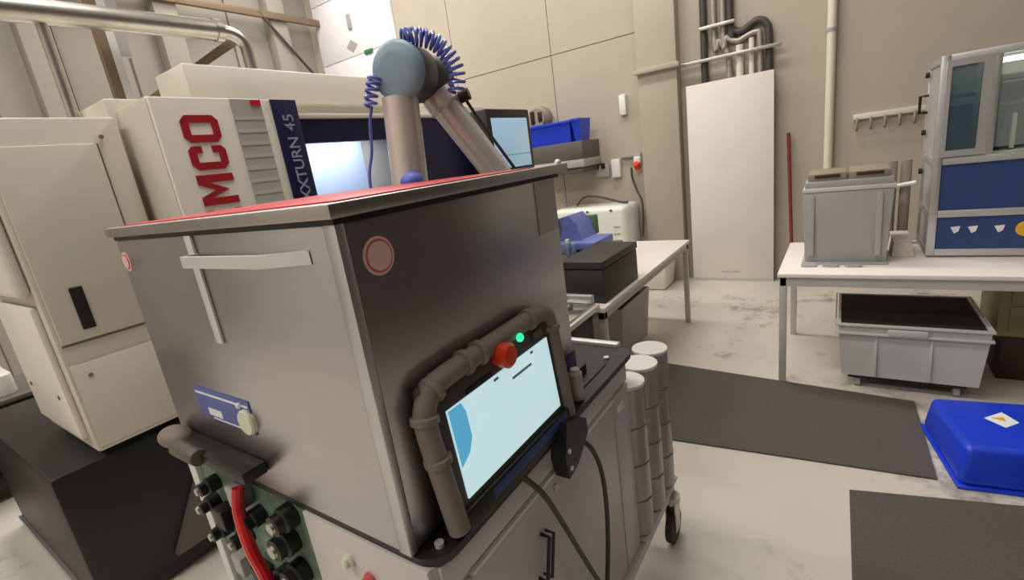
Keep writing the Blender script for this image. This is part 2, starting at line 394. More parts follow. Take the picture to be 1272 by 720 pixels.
T = thing('diagonal_strut', 'brown diagonal strut bracing the duct elbow above the lathe', 'strut', (1.2, 2.86, 2.121))
B().prism([(1.13, 2.86, 2.17), (1.18, 2.86, 2.17), (1.70, 2.86, 2.49), (1.66, 2.86, 2.52)], (0, .04, 0)).obj('strut_bar', 'brass', T)
B().box(1.12, 1.24, 2.84, 2.92, 2.121, 2.172).obj('foot_plate', 'pipeb', T)
# equipment seen beyond the lathe's left end
T = thing('parts_trolley', 'dark equipment trolley with metal parts behind the left end of the lathe', 'trolley', (.1, 4.6, 0))
B().box(-.5, .62, 4.3, 4.9, .22, .62, .02).obj('body', 'black2', T)
B().box(-.52, .64, 4.28, 4.92, .62, .65, .008).obj('top_tray', 'cabd', T)
B().box(-.45, .57, 4.35, 4.85, .06, .22, .01).obj('plinth', 'black', T)
B().prism([(.38, 4.27, .42), (.50, 4.27, .30), (.50, 4.27, .22), (.40, 4.27, .26)], (0, -.04, 0)).obj('clamp', 'alu', T)
for k, (x_, y_) in enumerate(((-.4, 4.4), (.52, 4.4), (-.4, 4.8), (.52, 4.8))): B().cyl((x_ - .015, y_, .035), (x_ + .015, y_, .035), .034, n=14).obj('caster', 'tyre', T)
T = thing('coolant_bottle', 'pale plastic bottle standing on the dark trolley behind the lathe', 'bottle', (.47, 4.42, .65))
B().lathe((.47, 4.42, .65), (0, 0, 1), [(0, .05), (.01, .056), (.13, .056), (.17, .03), (.2, .02)], 18).obj('bottle_body', 'white', T)
B().cyl((.47, 4.42, .85), (.47, 4.42, .88), .024, n=14).obj('bottle_cap', 'black', T)

# ================================================================== ROBOT CART
T = thing('robot_cart', 'grey steel robot cart with black deck carrying the box enclosure', 'cart', (.9, 1.0, 0))
B().box(.44, 1.35, .565, 1.49, .22, .985, .004).obj('body', 'cart', T)
dk = B().rrect(.435, 1.405, .545, 1.52, .983, 1.0, .05).obj('deck', 'black2', T)
B().box(1.395, 1.425, .60, 1.5, .975, 1.012, .006).obj('deck_rim', 'alu_w', T)
B().box(.46, 1.26, .585, .596, 1.0, 1.004).obj('deck_strip', 'black', dk)
for px_, py_ in ((1.30, .60), (1.22, .68), (.475, .575)): B().cyl((px_, py_, 1.0), (px_, py_, 1.008), .009, n=12).obj('bolt', 'alu_w', dk)
B().box(1.13, 1.2, .62, .74, 1.0, 1.03, .004).obj('cable_gland_block', 'black', dk)
# side face: rail, two doors
B().box(.45, 1.345, .556, .566, .915, .98, .003).obj('side_rail', 'cart', T)
B().box(.52, 1.225, .553, .566, .897, .906).obj('light_seam', 'alu_w', T)
d1 = B().box(.45, 1.22, .555, .566, .26, .895, .004).obj('side_door', 'cart', T)
d2 = B().box(1.228, 1.345, .555, .566, .26, .905, .004).obj('end_strip', 'cart', T)
B().box(1.238, 1.285, .546, .556, .85, .872, .004).obj('latch', 'alu_w', d2)
B().cyl((.84, .556, .868), (.84, .549, .868), .009, n=12).obj('key_lock', 'chrome', d1)
B().tube([(.755, .556, .80), (.755, .532, .80), (.725, .532, .70), (.725, .556, .70)], .005, 8, False).obj('pull_handle', 'black', d1)
B().tube([(.775, .556, .795), (.775, .532, .795), (.745, .532, .695), (.745, .556, .695)], .004, 8, False).obj('pull_handle', 'black2', d1)
# front face: corner posts, connector bay, button panel
B().box(.425, .447, 1.452, 1.495, .22, .985, .003).obj('corner_post', 'alu_w', T)
fp = B().box(.428, .442, .566, .935, .26, .985, .003).obj('front_panel', 'cartw', T)
bay = B().box(.438, .444, .94, 1.45, .26, .985).obj('connector_bay', 'pcb', T)
for (by, bz, mm) in ((.795, .918, 'knob'), (.738, .897, 'pinkr'), (.68, .885, 'knob')):
    q = B().lathe((.428, by, bz), (-1, 0, 0), [(0, .015), (.006, .015), (.008, .011), (.016, .011), (.018, .008)], 18).obj('push_button', mm, fp)
for k, (by, bz, s_) in enumerate(((1.03, .875, .034), (1.02, .79, .032), (1.0, .95, .03), (1.10, .74, .03), (1.40, .86, .022), (1.36, .93, .022), (1.38, .78, .022), (1.26, .80, .024), (1.15, .90, .024))):
    c_ = B().lathe((.44, by, bz), (-1, 0, 0), [(0, s_), (.03, s_), (.034, s_ * .8), (.05, s_ * .8), (.052, s_ * .55)], 18).obj('connector', 'black', bay)
    B().lathe((.388, by, bz), (-1, 0, 0), [(0, s_ * .5), (.006, s_ * .45)], 12).obj('connector_ring', 'chrome', c_)
for k, (y_, z_) in enumerate(((1.31, .70), (1.33, .84), (1.21, .70), (1.2, .95))):
    B().box(.40, .44, y_ - .025, y_ + .025, z_ - .03, z_ + .03, .004).obj('terminal_block', ('cabl', 'black', 'black2', 'cabl')[k], bay)
def caster(x_, y_, rz, parent):
    q = B(); q.cyl((x_, y_, .2), (x_, y_, .225), .035, n=14); q.box(x_ - .03, x_ + .03, y_ - .022, y_ - .017, .06, .205); q.box(x_ - .03, x_ + .03, y_ + .017, y_ + .022, .06, .205)
    f_ = q.obj('caster_fork', 'chrome', parent)
    B().cyl((x_, y_ - .015, .076), (x_, y_ + .015, .076), .075, n=24, bev=.006).obj('caster_wheel', 'tyre', f_)
B().box(.46, 1.72, .54, .62, .225, .26, .004).obj('base_rail', 'cart', T)
B().box(.46, 1.72, 1.40, 1.47, .225, .26, .004).obj('base_rail', 'cart', T)
B().box(1.36, 1.755, .535, .69, .26, .275, .004).obj('tube_shelf', 'cart', T)
for cx, cy in ((1.69, .545), (1.60, 1.42), (.55, .62), (.55, 1.42)): caster(cx, cy, 0, T)

# storage tubes at the end of the cart
for k, (tx, ty, tz) in enumerate(((1.697, .598, .875), (1.558, .594, .875), (1.42, .596, .87))):
    T = thing('storage_tube', ('grey stacked storage tube with pale lid, farthest of three at the cart end', 'grey stacked storage tube with pale lid, middle of three at the cart end', 'grey stacked storage tube nearest the cart side, partly hidden by it')[k], 'tube', (tx, ty, .275), 'storage tubes at the cart end')
    n = 4; h = (tz - .285) / n; zz = .275
    for i in range(n):
        B().lathe((tx, ty, zz), (0, 0, 1), [(0, .063), (.006, .067), (h - .02, .067), (h - .012, .068), (h - .002, .068), (h, .066)], 12).obj('tube_segment', 'clear', T); zz += h
    B().lathe((tx, ty, zz), (0, 0, 1), [(0, .067), (.008, .068), (.012, .066)], 32).obj('tube_lid', 'lid', T)

# canister on deck
T = thing('spray_canister', 'small grey canister with navy collar standing on the cart deck beside the pendant', 'canister', (1.035, .645, 1.0))
B().lathe((1.035, .572, 1.004), (0, 0, 1), [(0, .017), (.004, .019), (.075, .019), (.082, .014), (.088, .012)], 20).obj('canister_body', 'cabl', T)
B().box(1.02, 1.085, .590, .595, 1.075, 1.125, .004).obj('navy_collar', 'navy', T)

# ================================================================== ROBOT CELL ENCLOSURE
T = thing('steel_enclosure', 'brushed steel box enclosure with overhanging lid standing on the robot cart', 'enclosure', (.77, 1.03, 1.0))
B().box(.437, 1.095, .607, 1.455, 1.004, 1.592, .003).obj('body', 'steel', T)
sp = B().box(.446, 1.09, .6, .609, 1.006, 1.588, .002).obj('side_panel', 'steel', T)
fpn = B().box(.43, .439, .63, 1.46, 1.006, 1.588, .002).obj('front_panel', 'steel', T)
B().box(.428, .445, .598, .628, 1.004, 1.59, .002, 2).obj('corner_trim', 'alu', T)
ld = B().box(.418, 1.15, .588, 1.475, 1.597, 1.619, .003).obj('lid', 'rim', T)
B().box(.45, 1.02, .612, 1.468, 1.6185, 1.6215, .001).obj('red_cover_sheet', 'redtop', ld)
B().box(.428, 1.11, .598, 1.462, 1.588, 1.598).obj('lid_seal', 'black', ld)
B().ball((1.12, .60, 1.622), .009).obj('lid_highlight', 'alu_w', ld)  # pale ball stands in for the highlight at the lid's end
# emblem stickers
q = B().lathe((.497, .6, 1.527), (0, -1, 0), [(0, .031), (.0012, .031)], 28).obj('round_sticker', 'pink', sp)
B().lathe((.497, .5988, 1.527), (0, -1, 0), [(0, .0265), (.001, .0265)], 28).obj('sticker_ring', 'pinkr', q)
B().lathe((.497, .5978, 1.527), (0, -1, 0), [(0, .0235), (.001, .0235)], 28).obj('sticker_face', 'pink', q)
q = B().lathe((.43, 1.435, 1.535), (-1, 0, 0), [(0, .024), (.0012, .024)], 28).obj('round_sticker', 'pink', fpn)
B().lathe((.4288, 1.435, 1.535), (-1, 0, 0), [(0, .018), (.001, .018)], 28).obj('sticker_ring', 'pinkr', q)
B().lathe((.4278, 1.435, 1.535), (-1, 0, 0), [(0, .015), (.001, .015)], 28).obj('sticker_face', 'pink', q)
B().box(.99, 1.085, .598, .6, 1.46, 1.585, .001).obj('grey_rectangle', 'cabl', sp)  # thin lighter grey rectangle on the side panel
# handle, strap, labels on the front
h = B(); h.prism([(.43, 1.06, 1.552), (.395, 1.045, 1.552), (.395, .77, 1.552), (.428, .675, 1.552), (.43, .69, 1.552), (.401, .775, 1.552), (.401, 1.038, 1.552), (.43, 1.045, 1.552)], (0, 0, -.022))
h.obj('handle', 'alu_w', fpn)
B().box(.424, .43, 1.05, 1.078, 1.36, 1.588, .002).obj('strap', 'alu_w', fpn)
br = B().box(.375, .43, 1.03, 1.42, 1.055, 1.085, .006).obj('side_bracket', 'black', T)
B().cyl((.372, 1.22, 1.078), (.372, 1.34, 1.078), .02, bev=.004).obj('drive_motor', 'cabd', br)
B().ball((.395, 1.405, 1.08), .06, (.6, 1.0, .42)).obj('bumper', 'rubber', br)
lb = B().box(.4275, .43, 1.03, 1.285, 1.148, 1.228, .0005).obj('name_label', 'label_b', fpn)
B().box(.4265, .4275, 1.035, 1.28, 1.212, 1.217).obj('label_line', 'label_w', lb)
B().box(.4265, .4275, 1.035, 1.22, 1.152, 1.155).obj('label_line', 'label_w', lb)
B().box(.4265, .4275, 1.17, 1.235, 1.16, 1.178).obj('label_print', 'label_w', lb)
kn = B().lathe((.43, 1.05, 1.178), (-1, 0, 0), [(0, .03), (.008, .03), (.012, .027)], 24).obj('knob', 'knob', fpn)
B().ball((.425, 1.067, 1.215), .007).obj('lamp_bead', 'label_w', lb)

# ================================================================== TEACH PENDANT
T = thing('teach_pendant', 'rugged touchscreen teach pendant with red stop button leaning on the steel enclosure', 'pendant', (.74, .56, 1.003))
tilt = []
def pb(name, m, parent, *boxes, bev=.006):
    q = B()
    for bx_ in boxes: q.box(*bx_, bev, 2)
    return q.obj(name, m, parent)
fr = pb('housing', 'rubber2', T, (.515, .955, .562, .588, 1.01, 1.30), bev=.012)
G = [(.528, .568, 1.02), (.52, .568, 1.14), (.516, .568, 1.235), (.53, .568, 1.272), (.565, .568, 1.292), (.70, .568, 1.296), (.86, .568, 1.298), (.93, .568, 1.292), (.952, .568, 1.268), (.955, .568, 1.15), (.955, .568, 1.02)]
B().tube(G, .0205, 14).obj('bumper_frame', 'rubber', T)
def ring(p, d): B().lathe(Vector(p) - Vector(d).normalized() * .008, d, [(0, .022), (.003, .0255), (.013, .0255), (.016, .022)], 18).obj('grip_rib', 'rubber', T)
for p, d in (((.521, .568, 1.165), (0, 0, 1)), ((.516, .568, 1.245), (.2, 0, 1)), ((.548, .568, 1.285), (1, 0, .5)), ((.64, .568, 1.295), (1, 0, 0)), ((.685, .568, 1.296), (1, 0, 0)), ((.87, .568, 1.298), (1, 0, 0)), ((.953, .568, 1.25), (0, 0, 1))): ring(p, d)
pb('bottom_bar', 'black', T, (.54, .95, .553, .59, 1.002, 1.048), bev=.006)
scn = B().box(.56, .918, .5585, .5625, 1.062, 1.238, .001).obj('screen', 'screen', T)
B().prism([(.562, .5575, 1.236), (.597, .5575, 1.236), (.605, .5575, 1.215), (.605, .5575, 1.165), (.59, .5575, 1.14), (.562, .5575, 1.125)], (0, .001, 0)).obj('screen_tab', 'tab', scn)
for (a0, a1, z0) in ((.76, .835, 1.205), (.70, .715, 1.228), (.84, .85, 1.228)): B().box(a0, a1, .5572, .5585, z0, z0 + .005).obj('screen_text', 'ink', scn)
B().box(.62, .70, .5582, .5625, 1.241, 1.249).obj('status_strip', 'black', scn)
B().box(.62, .93, .552, .554, 1.02, 1.04, .001).obj('key_strip', 'bluep', T)
es = B().lathe((.732, .562, 1.272), (0, -1, 0), [(0, .021), (.012, .021), (.013, .025), (.03, .026), (.036, .02), (.038, .01)], 24).obj('stop_button', 'estop', T)
B().lathe((.80, .55, 1.283), (0, -1, 0), [(0, .009), (.006, .009), (.01, .005)], 16).obj('green_lamp', 'led', T)
pb('side_button', 'cabd', T, (.865, .90, .554, .562, 1.252, 1.268), bev=.003)
T.location.y -= .02; T.location.x -= .022; T.rotation_euler = (math.radians(-5), 0, 0)

# cables
tag(B().tube([(.70, .545, 1.0), (.74, .52, .93), (.80, .515, .80), (.86, .51, .66), (.92, .50, .52), (1.0, .5, .4), (1.05, .52, .3), (1.05, .56, .24)], .0065).obj('pendant_cable', 'cable', base=(.86, .51, .3)), 'straight black cable hanging from the bottom of the teach pendant', 'cable')
T = thing('plug_cable', 'curved black cable with angular connector plugged into the cart side', 'cable', (.92, .53, .3))
B().prism([(.865, .555, 1.035), (.965, .555, .995), (.965, .555, .955), (.90, .555, .905), (.85, .555, .895), (.84, .555, .95)], (0, -.04, 0)).obj('connector_plug', 'black', T)
for sx, sz in ((.86, .965), (.862, .918)): B().cyl((sx, .515, sz), (sx, .511, sz), .006, n=10).obj('plug_screw', 'alu_w', T)
B().tube([(.93, .53, .955), (.975, .515, .90), (1.01, .51, .80), (1.015, .51, .66), (.975, .505, .52), (.93, .505, .42), (.9, .53, .26)], .0065).obj('cable', 'cable', T)
tag(B().tube([(.41, 1.17, .985), (.395, 1.165, .93), (.38, 1.125, .86), (.38, 1.10, .80), (.385, 1.08, .72), (.42, 1.08, .6), (.437, 1.09, .5)], .014).obj('red_hose', 'redhose', base=(.4, 1.2, .5)), 'glossy red hose among the connectors on the cart front', 'hose')

# ================================================================== ROBOT ARM
T = thing('industrial_robot', 'silver jointed robot arm with blue-grey elbow cap rising behind the steel enclosure', 'robot', (1.25, 1.29, 1.0))
bx, by = 1.25, 1.29
B().cyl((bx, by, 1.0), (bx, by, 1.03), .10, bev=.004).obj('base_flange', 'robotd', T)
B().cyl((bx, by, 1.03), (bx, by, 1.16), .075, bev=.006).obj('base_column', 'robot', T)
B().cyl((bx - .02, by - .10, 1.23), (bx + .02, by + .09, 1.23), .075, bev=.012).obj('shoulder_joint', 'robotd', T)
c0 = Vector((1.262, 1.238, 1.983)); ax = Vector((math.cos(math.radians(14)), math.sin(math.radians(14)), -.03)).normalized()
B().cyl((bx - .015, by - .01, 1.24), c0 + ax * .035 + Vector((-.015, .02, -.08)), .066, .062, n=32).obj('upper_arm', 'robot', T)
j = B().lathe(c0, ax, [(0, .085), (.012, .094), (.11, .095), (.125, .088)], 40).obj('elbow_joint', 'robotd', T)
B().lathe(c0 - ax * .022, ax, [(0, .05), (.004, .075), (.012, .09), (.022, .097), (.04, .097)], 40).obj('joint_cap', 'cap', j)
j2 = B().lathe(c0 + ax * .125, ax, [(0, .08), (.01, .086), (.13, .086), (.15, .07)], 36).obj('elbow_link', 'robotd', T)
e2 = c0 + ax * .19
fa0 = e2 + Vector((.012, -.03, -.06)); fa1 = Vector((1.66, 1.0, 1.36))
fa = B().cyl(fa0, fa1, .056, .05, n=32).obj('forearm', 'robot', T)
dd = (fa1 - fa0).normalized()
B().lathe(fa0 + dd * .0, dd, [(0, .064), (.05, .066), (.06, .06)], 32).obj('forearm_collar', 'robot', fa)
B().cyl(fa0 + dd * .05 + Vector((.03, -.05, .02)), fa0 + dd * .05 + Vector((.045, -.085, .03)), .022, n=16).obj('rubber_plug', 'black', fa)
B().tube([fa0 + dd * .06 + Vector((.05, -.05, .03)), fa0 + dd * .2 + Vector((.045, -.045, .03)), fa1 + Vector((.04, -.04, .03))], .006).obj('forearm_cable', 'cable', fa)
B().cyl(fa1 + Vector((0, -.07, 0)), fa1 + Vector((0, .07, 0)), .055, bev=.01).obj('wrist_joint', 'robotd', T)
B().cyl(fa1 + Vector((0, 0, -.14)), fa1 + Vector((0, 0, -.03)), .04, bev=.008).obj('tool_flange', 'alu', T)
B().ball((1.215, 1.215, 1.62), .042, (1, 1, .85)).obj('violet_joint_cover', 'capb', T)
# coiled hose over the elbow
P = [Vector(p) for p in ((1.29, 1.21, 2.078), (1.33, 1.185, 2.082), (1.372, 1.15, 2.062), (1.402, 1.125, 2.018), (1.415, 1.11, 1.962), (1.408, 1.118, 1.90))]
def samp(P, t):
    s_ = t * (len(P) - 1); i = min(int(s_), len(P) - 2); f_ = s_ - i
    p0 = P[max(i - 1, 0)]; p1 = P[i]; p2 = P[i + 1]; p3 = P[min(i + 2, len(P) - 1)]
    return .5 * ((2 * p1) + (p2 - p0) * f_ + (2 * p0 - 5 * p1 + 4 * p2 - p3) * f_ * f_ + (3 * p1 - p0 - 3 * p2 + p3) * f_ ** 3)
def coil(P, turns, R_, r_):
    pts = []; N = turns * 14; ref = Vector((math.cos(math.radians(43)), math.sin(math.radians(43)), 0))
    for k in range(N + 1):
        t = k / N; c_ = samp(P, t); d_ = (samp(P, min(t + .01, 1)) - samp(P, max(t - .01, 0))).normalized()
        n1 = (ref - d_ * ref.dot(d_)).normalized(); n2 = d_.cross(n1); a = 2 * math.pi * turns * t
        pts.append(c_ + (n1 * math.cos(a) + n2 * math.sin(a)) * R_)
    return B().tube(pts, r_, 6, False)
T = thing('coiled_hose', 'blue coiled air hose arching over the robot elbow', 'hose', (1.35, 1.2, 1.64))
coil(P, 15, .026, .0058).obj('coil', 'coil', T)
coil([Vector((1.22, 1.305, 1.975)), Vector((1.208, 1.317, 1.935)), Vector((1.197, 1.326, 1.885))], 5, .018, .006).obj('coil', 'coil', T)
B().tube([(1.20, 1.325, 1.885), (1.19, 1.338, 1.83), (1.18, 1.347, 1.74), (1.16, 1.365, 1.64), (1.16, 1.37, 1.45), (1.20, 1.36, 1.2), (1.22, 1.36, 1.06)], .0055).obj('straight_hose', 'coil', T)

# ================================================================== LEFT WORK TABLE (runs towards the wall)
T = thing('work_table', 'white work table behind the cart, carrying the black cases', 'table', (3.2, 1.5, 0))
B().box(2.42, 4.34, 1.1, 1.88, .735, .765, .003).obj('tabletop', 'table', T)
ap = B(); ap.box(2.44, 4.32, 1.112, 1.137, .69, .735); ap.box(2.44, 4.32, 1.84, 1.865, .69, .735); ap.box(2.44, 2.465, 1.137, 1.84, .69, .735); ap.box(4.295, 4.32, 1.137, 1.84, .69, .735); ap.obj('apron', 'tframe', T)
for x_, y_ in ((2.44, 1.112), (4.28, 1.112), (2.44, 1.825), (4.28, 1.825)): B().box(x_, x_ + .04, y_, y_ + .04, 0, .735, .002).obj('leg', 'tframe', T)
# black cases
T = thing('black_case', 'low black case at the front edge of the left white table', 'case', (2.8, 1.35, .765))
B().box(2.50, 3.07, 1.125, 1.40, .765, .97, .006).obj('case_body', 'case', T)
B().box(2.495, 3.075, 1.12, 1.405, .975, 1.02, .006).obj('case_lid', 'case', T)
T = thing('black_tray', 'flat black tray case behind the front case, holding the blue caddy', 'case', (3.0, 1.63, .765))
B().box(2.55, 3.6, 1.43, 1.85, .765, .90, .006).obj('tray_body', 'case', T)
B().box(2.545, 3.605, 1.425, 1.855, .90, .925, .006).obj('tray_lid', 'cabd', T)
T = thing('tool_caddy', 'stepped blue and green plastic caddy on the black tray', 'caddy', (3.3, 1.65, .925))
B().box(3.12, 3.52, 1.60, 1.84, .925, 1.0, .006).obj('base_tray', 'purple2', T)
B().prism([(3.25, 1.60, 1.0), (3.25, 1.84, 1.0), (3.25, 1.84, 1.16), (3.25, 1.70, 1.19), (3.25, 1.64, 1.12)], (.25, 0, 0)).obj('tall_box', 'purple', T)
B().box(3.5, 3.56, 1.60, 1.70, 1.0, 1.15, .006).obj('green_pad', 'green', T)
B().box(3.1, 3.45, 1.44, 1.6, .96, 1.01, .006).obj('front_shelf', 'purple', T)
B().box(3.3, 3.45, 1.46, 1.58, .925, .96, .004).obj('green_insert', 'green', T)
for k, (x_, y_) in enumerate(((3.02, 1.76), (3.0, 1.60))):
    T = thing('nozzle_bottle', ('tapered white bottle hanging at the left end of the blue caddy', 'short white nozzle in front of the blue caddy')[k], 'bottle', (x_, y_, .925))
    B().lathe((x_, y_, .925), (0, 0, 1), [(0, .012), (.03, .02), (.06, .026), (.13 - .04 * k, .026), (.15 - .04 * k, .02)], 14).obj('bottle_body', 'purple2', T)
    B().cyl((x_, y_, 1.07 - .04 * k), (x_, y_, 1.10 - .04 * k), .016, n=12).obj('bottle_neck', 'white', T)
# metal fixture at the near end of the table
T = thing('metal_fixture', 'shiny machined metal fixture plate on a dark stand by the table end', 'fixture', (2.15, 1.28, 0))
B().box(1.98, 2.38, 1.13, 1.45, .79, .815, .003).obj('plate', 'steel2', T)
B().box(1.97, 2.395, 1.115, 1.135, .77, .80, .003).obj('edge_bar', 'alu_w', T)
B().box(2.35, 2.385, 1.14, 1.46, .815, .86, .004).obj('end_stop', 'alu', T)
for x_, y_ in ((2.08, 1.22), (2.25, 1.25), (2.12, 1.35)): B().box(x_ - .035, x_ + .035, y_ - .03, y_ + .03, .815, .84, .008).obj('clamp_block', 'steel2', T)
for x_, y_ in ((2.28, 1.32), (2.05, 1.3)): B().cyl((x_, y_, .815), (x_, y_, .846), .016, n=14).obj('clamp_bolt', 'chrome', T)
B().box(2.0, 2.38, 1.16, 1.5, .04, .79, .006).obj('stand', 'black', T)
for x_, y_ in ((2.03, 1.19), (2.33, 1.19), (2.03, 1.45), (2.33, 1.45)): B().cyl((x_, y_, 0), (x_, y_, .045), .025, n=12).obj('foot', 'black2', T)
# bins below
T = thing('grey_bin', 'tall grey bin with black opening under the left white table', 'bin', (3.6, 1.6, 0))
B().tub((3.3, 3.95, 1.36, 1.8), (3.33, 3.92, 1.39, 1.77), .0, .44, .012).obj('bin_body', 'bingrey', T)
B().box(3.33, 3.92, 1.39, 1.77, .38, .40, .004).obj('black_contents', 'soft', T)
T = thing('white_floor_box', 'white rounded box on the floor beyond the left white table', 'box', (5.4, 1.82, 0))
B().taper((5.25, 5.6, 1.62, 1.98), (5.22, 5.62, 1.58, 2.0), .0, .34, .03, 3).obj('box_body', 'cream2', T)
B().box(5.21, 5.63, 1.57, 2.01, .34, .37, .012).obj('box_lid', 'cream2', T)
T = thing('white_unit', 'white rounded appliance casing below the wall sockets', 'appliance', (5.5, 2.45, 0))
B().box(5.3, 5.8, 2.05, 3.0, .12, .98, .06, 4).obj('casing', 'white', T)
B().box(5.36, 5.76, 2.1, 2.95, 0, .12, .01).obj('plinth', 'cabl', T)
B().box(5.292, 5.302, 2.5, 2.53, .93, .95, .003).obj('latch', 'black', T)
B().box(5.292, 5.302, 2.2, 2.23, .93, .95, .003).obj('latch', 'black', T)
for z_ in (.66, .74): B().box(5.294, 5.302, 2.12, 2.2, z_, z_ + .012, .002).obj('vent_slot', 'cabl', T)

# ================================================================== BACK WALL FITTINGS
T = thing('wall_cabinet', 'dark grey wall cabinet with pale lower band under the blue bins', 'cabinet', (5.84, 2.9, 1.48))
B().box(5.34, 5.84, 2.52, 3.36, 1.56, 1.77, .006).obj('cabinet_body', 'cabd', T)
B().box(5.33, 5.84, 2.51, 3.36, 1.47, 1.56, .006).obj('lower_band', 'cabl', T)
B().box(5.36, 5.84, 2.54, 3.36, 1.40, 1.47, .006).obj('bottom_box', 'cabd', T)
for k, (y0, y1, h_) in enumerate(((2.66, 3.26, .245), (2.53, 2.64, .25))):
    T = thing('blue_bin', ('wide deep-blue plastic bin on the wall cabinet', 'narrow end-on blue plastic bin beside the wide one')[k], 'bin', (5.55, (y0 + y1) / 2, 1.77), 'blue bins on the wall cabinet')
    B().tub((5.36, 5.66, y0, y1), (5.39, 5.63, y0 + .02, y1 - .02), 1.77, 1.77 + h_, .01).obj('bin_body', 'blue', T)
    B().box(5.345, 5.365, y0 - .004, y1 + .004, 1.74 + h_, 1.775 + h_, .006).obj('bin_lip', 'blue', T)
T = thing('cable_reel', 'round tan reel with dark openings on the wall left of the blue bins', 'reel', (5.7, 3.25, 2.1))
B().lathe((5.84, 3.28, 2.13), (-1, 0, 0), [(0, .15), (.12, .15), (.14, .13), (.17, .12)], 32).obj('reel_drum', 'tan', T)
B().box(5.662, 5.672, 3.19, 3.25, 2.08, 2.2, .006).obj('opening', 'black', T)
B().box(5.662, 5.672, 3.30, 3.36, 2.06, 2.22, .006).obj('opening', 'soft', T)
tag(B().box(5.79, 5.84, 2.13, 2.21, 1.99, 2.22, .012).obj('wall_box', 'white', base=(5.82, 2.17, 1.99)), 'white rectangular sensor box mounted high on the back wall', 'box')
T = thing('socket_strip', 'row of black sockets on a grey wall strip', 'socket strip', (5.84, 2.65, 1.37))
B().box(5.80, 5.84, 2.40, 2.95, 1.30, 1.45, .006).obj('strip', 'cabl', T)
for k in range(5): B().box(5.78, 5.80, 2.45 + k * .085, 2.50 + k * .085, 1.40, 1.47, .006).obj('socket', 'black', T)
tag(B().box(5.77, 5.84, 2.25, 2.36, 1.28, 1.50, .012).obj('switch_box', 'white', base=(5.8, 2.3, 1.28)), 'white upright switch box right of the black sockets', 'box')
T = thing('power_plug', 'red power plug with grey cable on the wall by the pilaster', 'plug', (5.8, 2.05, 1.0))
B().box(5.79, 5.84, 1.99, 2.24, 1.50, 1.53, .004).obj('conduit', 'cabl', T)
B().box(5.76, 5.84, 1.99, 2.07, 1.42, 1.50, .01).obj('white_socket', 'white', T)
B().cyl((5.78, 2.03, 1.36), (5.73, 2.03, 1.42), .035, n=16).obj('red_cap', 'estop', T)
B().tube([(5.76, 2.1, 1.38), (5.77, 2.1, 1.25), (5.74, 2.04, 1.1), (5.70, 1.98, .98), (5.66, 1.96, .8), (5.66, 1.98, .55)], .013).obj('cable', 'pipeb', T)
tag(B().tube([(5.5, 2.08, 1.0), (5.55, 2.2, 1.005), (5.55, 2.45, 1.08), (5.5, 2.62, 1.1), (5.5, 2.74, 1.0)], .013).obj('loose_cable', 'pipeb', base=(5.5, 2.3, 1.0)), 'grey cable looped along the top of the white appliance', 'cable')
# white board leaning by the wall
T = thing('white_board', 'tall blank white board standing against the back wall between the tables', 'board', (5.82, 1.0, 0))
B().box(5.715, 5.745, .582, 1.42, .0, 2.158, .004).obj('board', 'panel', T)
B().box(5.709, 5.716, .59, 1.41, .02, .03).obj('bottom_edge', 'tframe', T)
B().box(5.711, 5.716, .92, 1.10, .10, .118, .002).obj('slot', 'tframe', T)
# pipes above board
def pipe(pts, r_, m, label, sm=True):
    return tag(B().tube(pts, r_, 14, sm).obj('wall_pipe', m, base=pts[-1]), label, 'pipe')
pipe([(5.80, 1.24, 5.4), (5.80, 1.24, 2.0)], .036, 'pipeb', 'straight dark pipe running down behind the left side of the white board')
pipe([(5.80, .985, 5.4), (5.80, .985, 2.75), (5.80, .96, 2.62), (5.80, .88, 2.58), (5.80, .80, 2.62), (5.80, .73, 2.645), (5.80, .66, 2.60), (5.80, .635, 2.48), (5.80, .635, 2.0)], .034, 'pipeb', 'dark insulated pipe with an S-bend above the white board')
pipe([(5.79, 1.055, 5.4), (5.79, 1.05, 2.7), (5.79, 1.02, 2.56), (5.79, .92, 2.50), (5.79, .82, 2.53), (5.79, .745, 2.54), (5.79, .715, 2.48), (5.79, .71, 2.0)], .026, 'pipeg', 'pale grey pipe following the inside of the dark S-bend')
pipe([(5.805, 1.14, 5.4), (5.805, 1.14, 2.7), (5.805, 1.09, 2.55), (5.805, 1.02, 2.42), (5.805, 1.0, 2.3), (5.805, 1.0, 2.0)], .028, 'pipeg', 'grey pipe slanting between the two dark pipes')
pipe([(5.80, .90, 2.46), (5.80, .90, 2.0)], .036, 'pipew', 'short white pipe behind the board below the S-bend')
pipe([(5.80, .79, 2.5), (5.80, .79, 2.0)], .026, 'pipew', 'thin short white pipe right of the thicker one behind the board')
tag(B().box(5.73, 5.76, .52, 1.49, 2.36, 2.395, .004).obj('pipe_rail', 'chrome', base=(5.7, 1.0, 2.36)), 'long horizontal clamp rail across the pipes above the white board', 'rail')
tag(B().box(5.73, 5.76, .93, 1.27, 2.665, 2.70, .004).obj('pipe_clamp', 'chrome', base=(5.7, 1.1, 2.66)), 'short upper clamp joining the two dark pipes', 'clamp')
T = thing('downpipe', 'white vertical downpipe on the wall behind the grey crate', 'pipe', (5.78, .12, .75))
B().cyl((5.79, .12, 0.0), (5.79, .12, 5.4), .037).obj('pipe', 'pipew', T)
B().lathe((5.79, .12, 2.39), (0, 0, 1), [(0, .044), (.03, .044)], 20).obj('clamp', 'cabl', T)
T = thing('broom', 'dark red broom handle leaning in the corner between board and table', 'broom', (5.7, .42, 0))
B().cyl((5.66, .40, .05), (5.79, .46, 1.54), .017, n=12).obj('handle', 'pole', T)
B().box(5.60, 5.72, .30, .50, .0, .07, .01).obj('brush_head', 'brown', T)
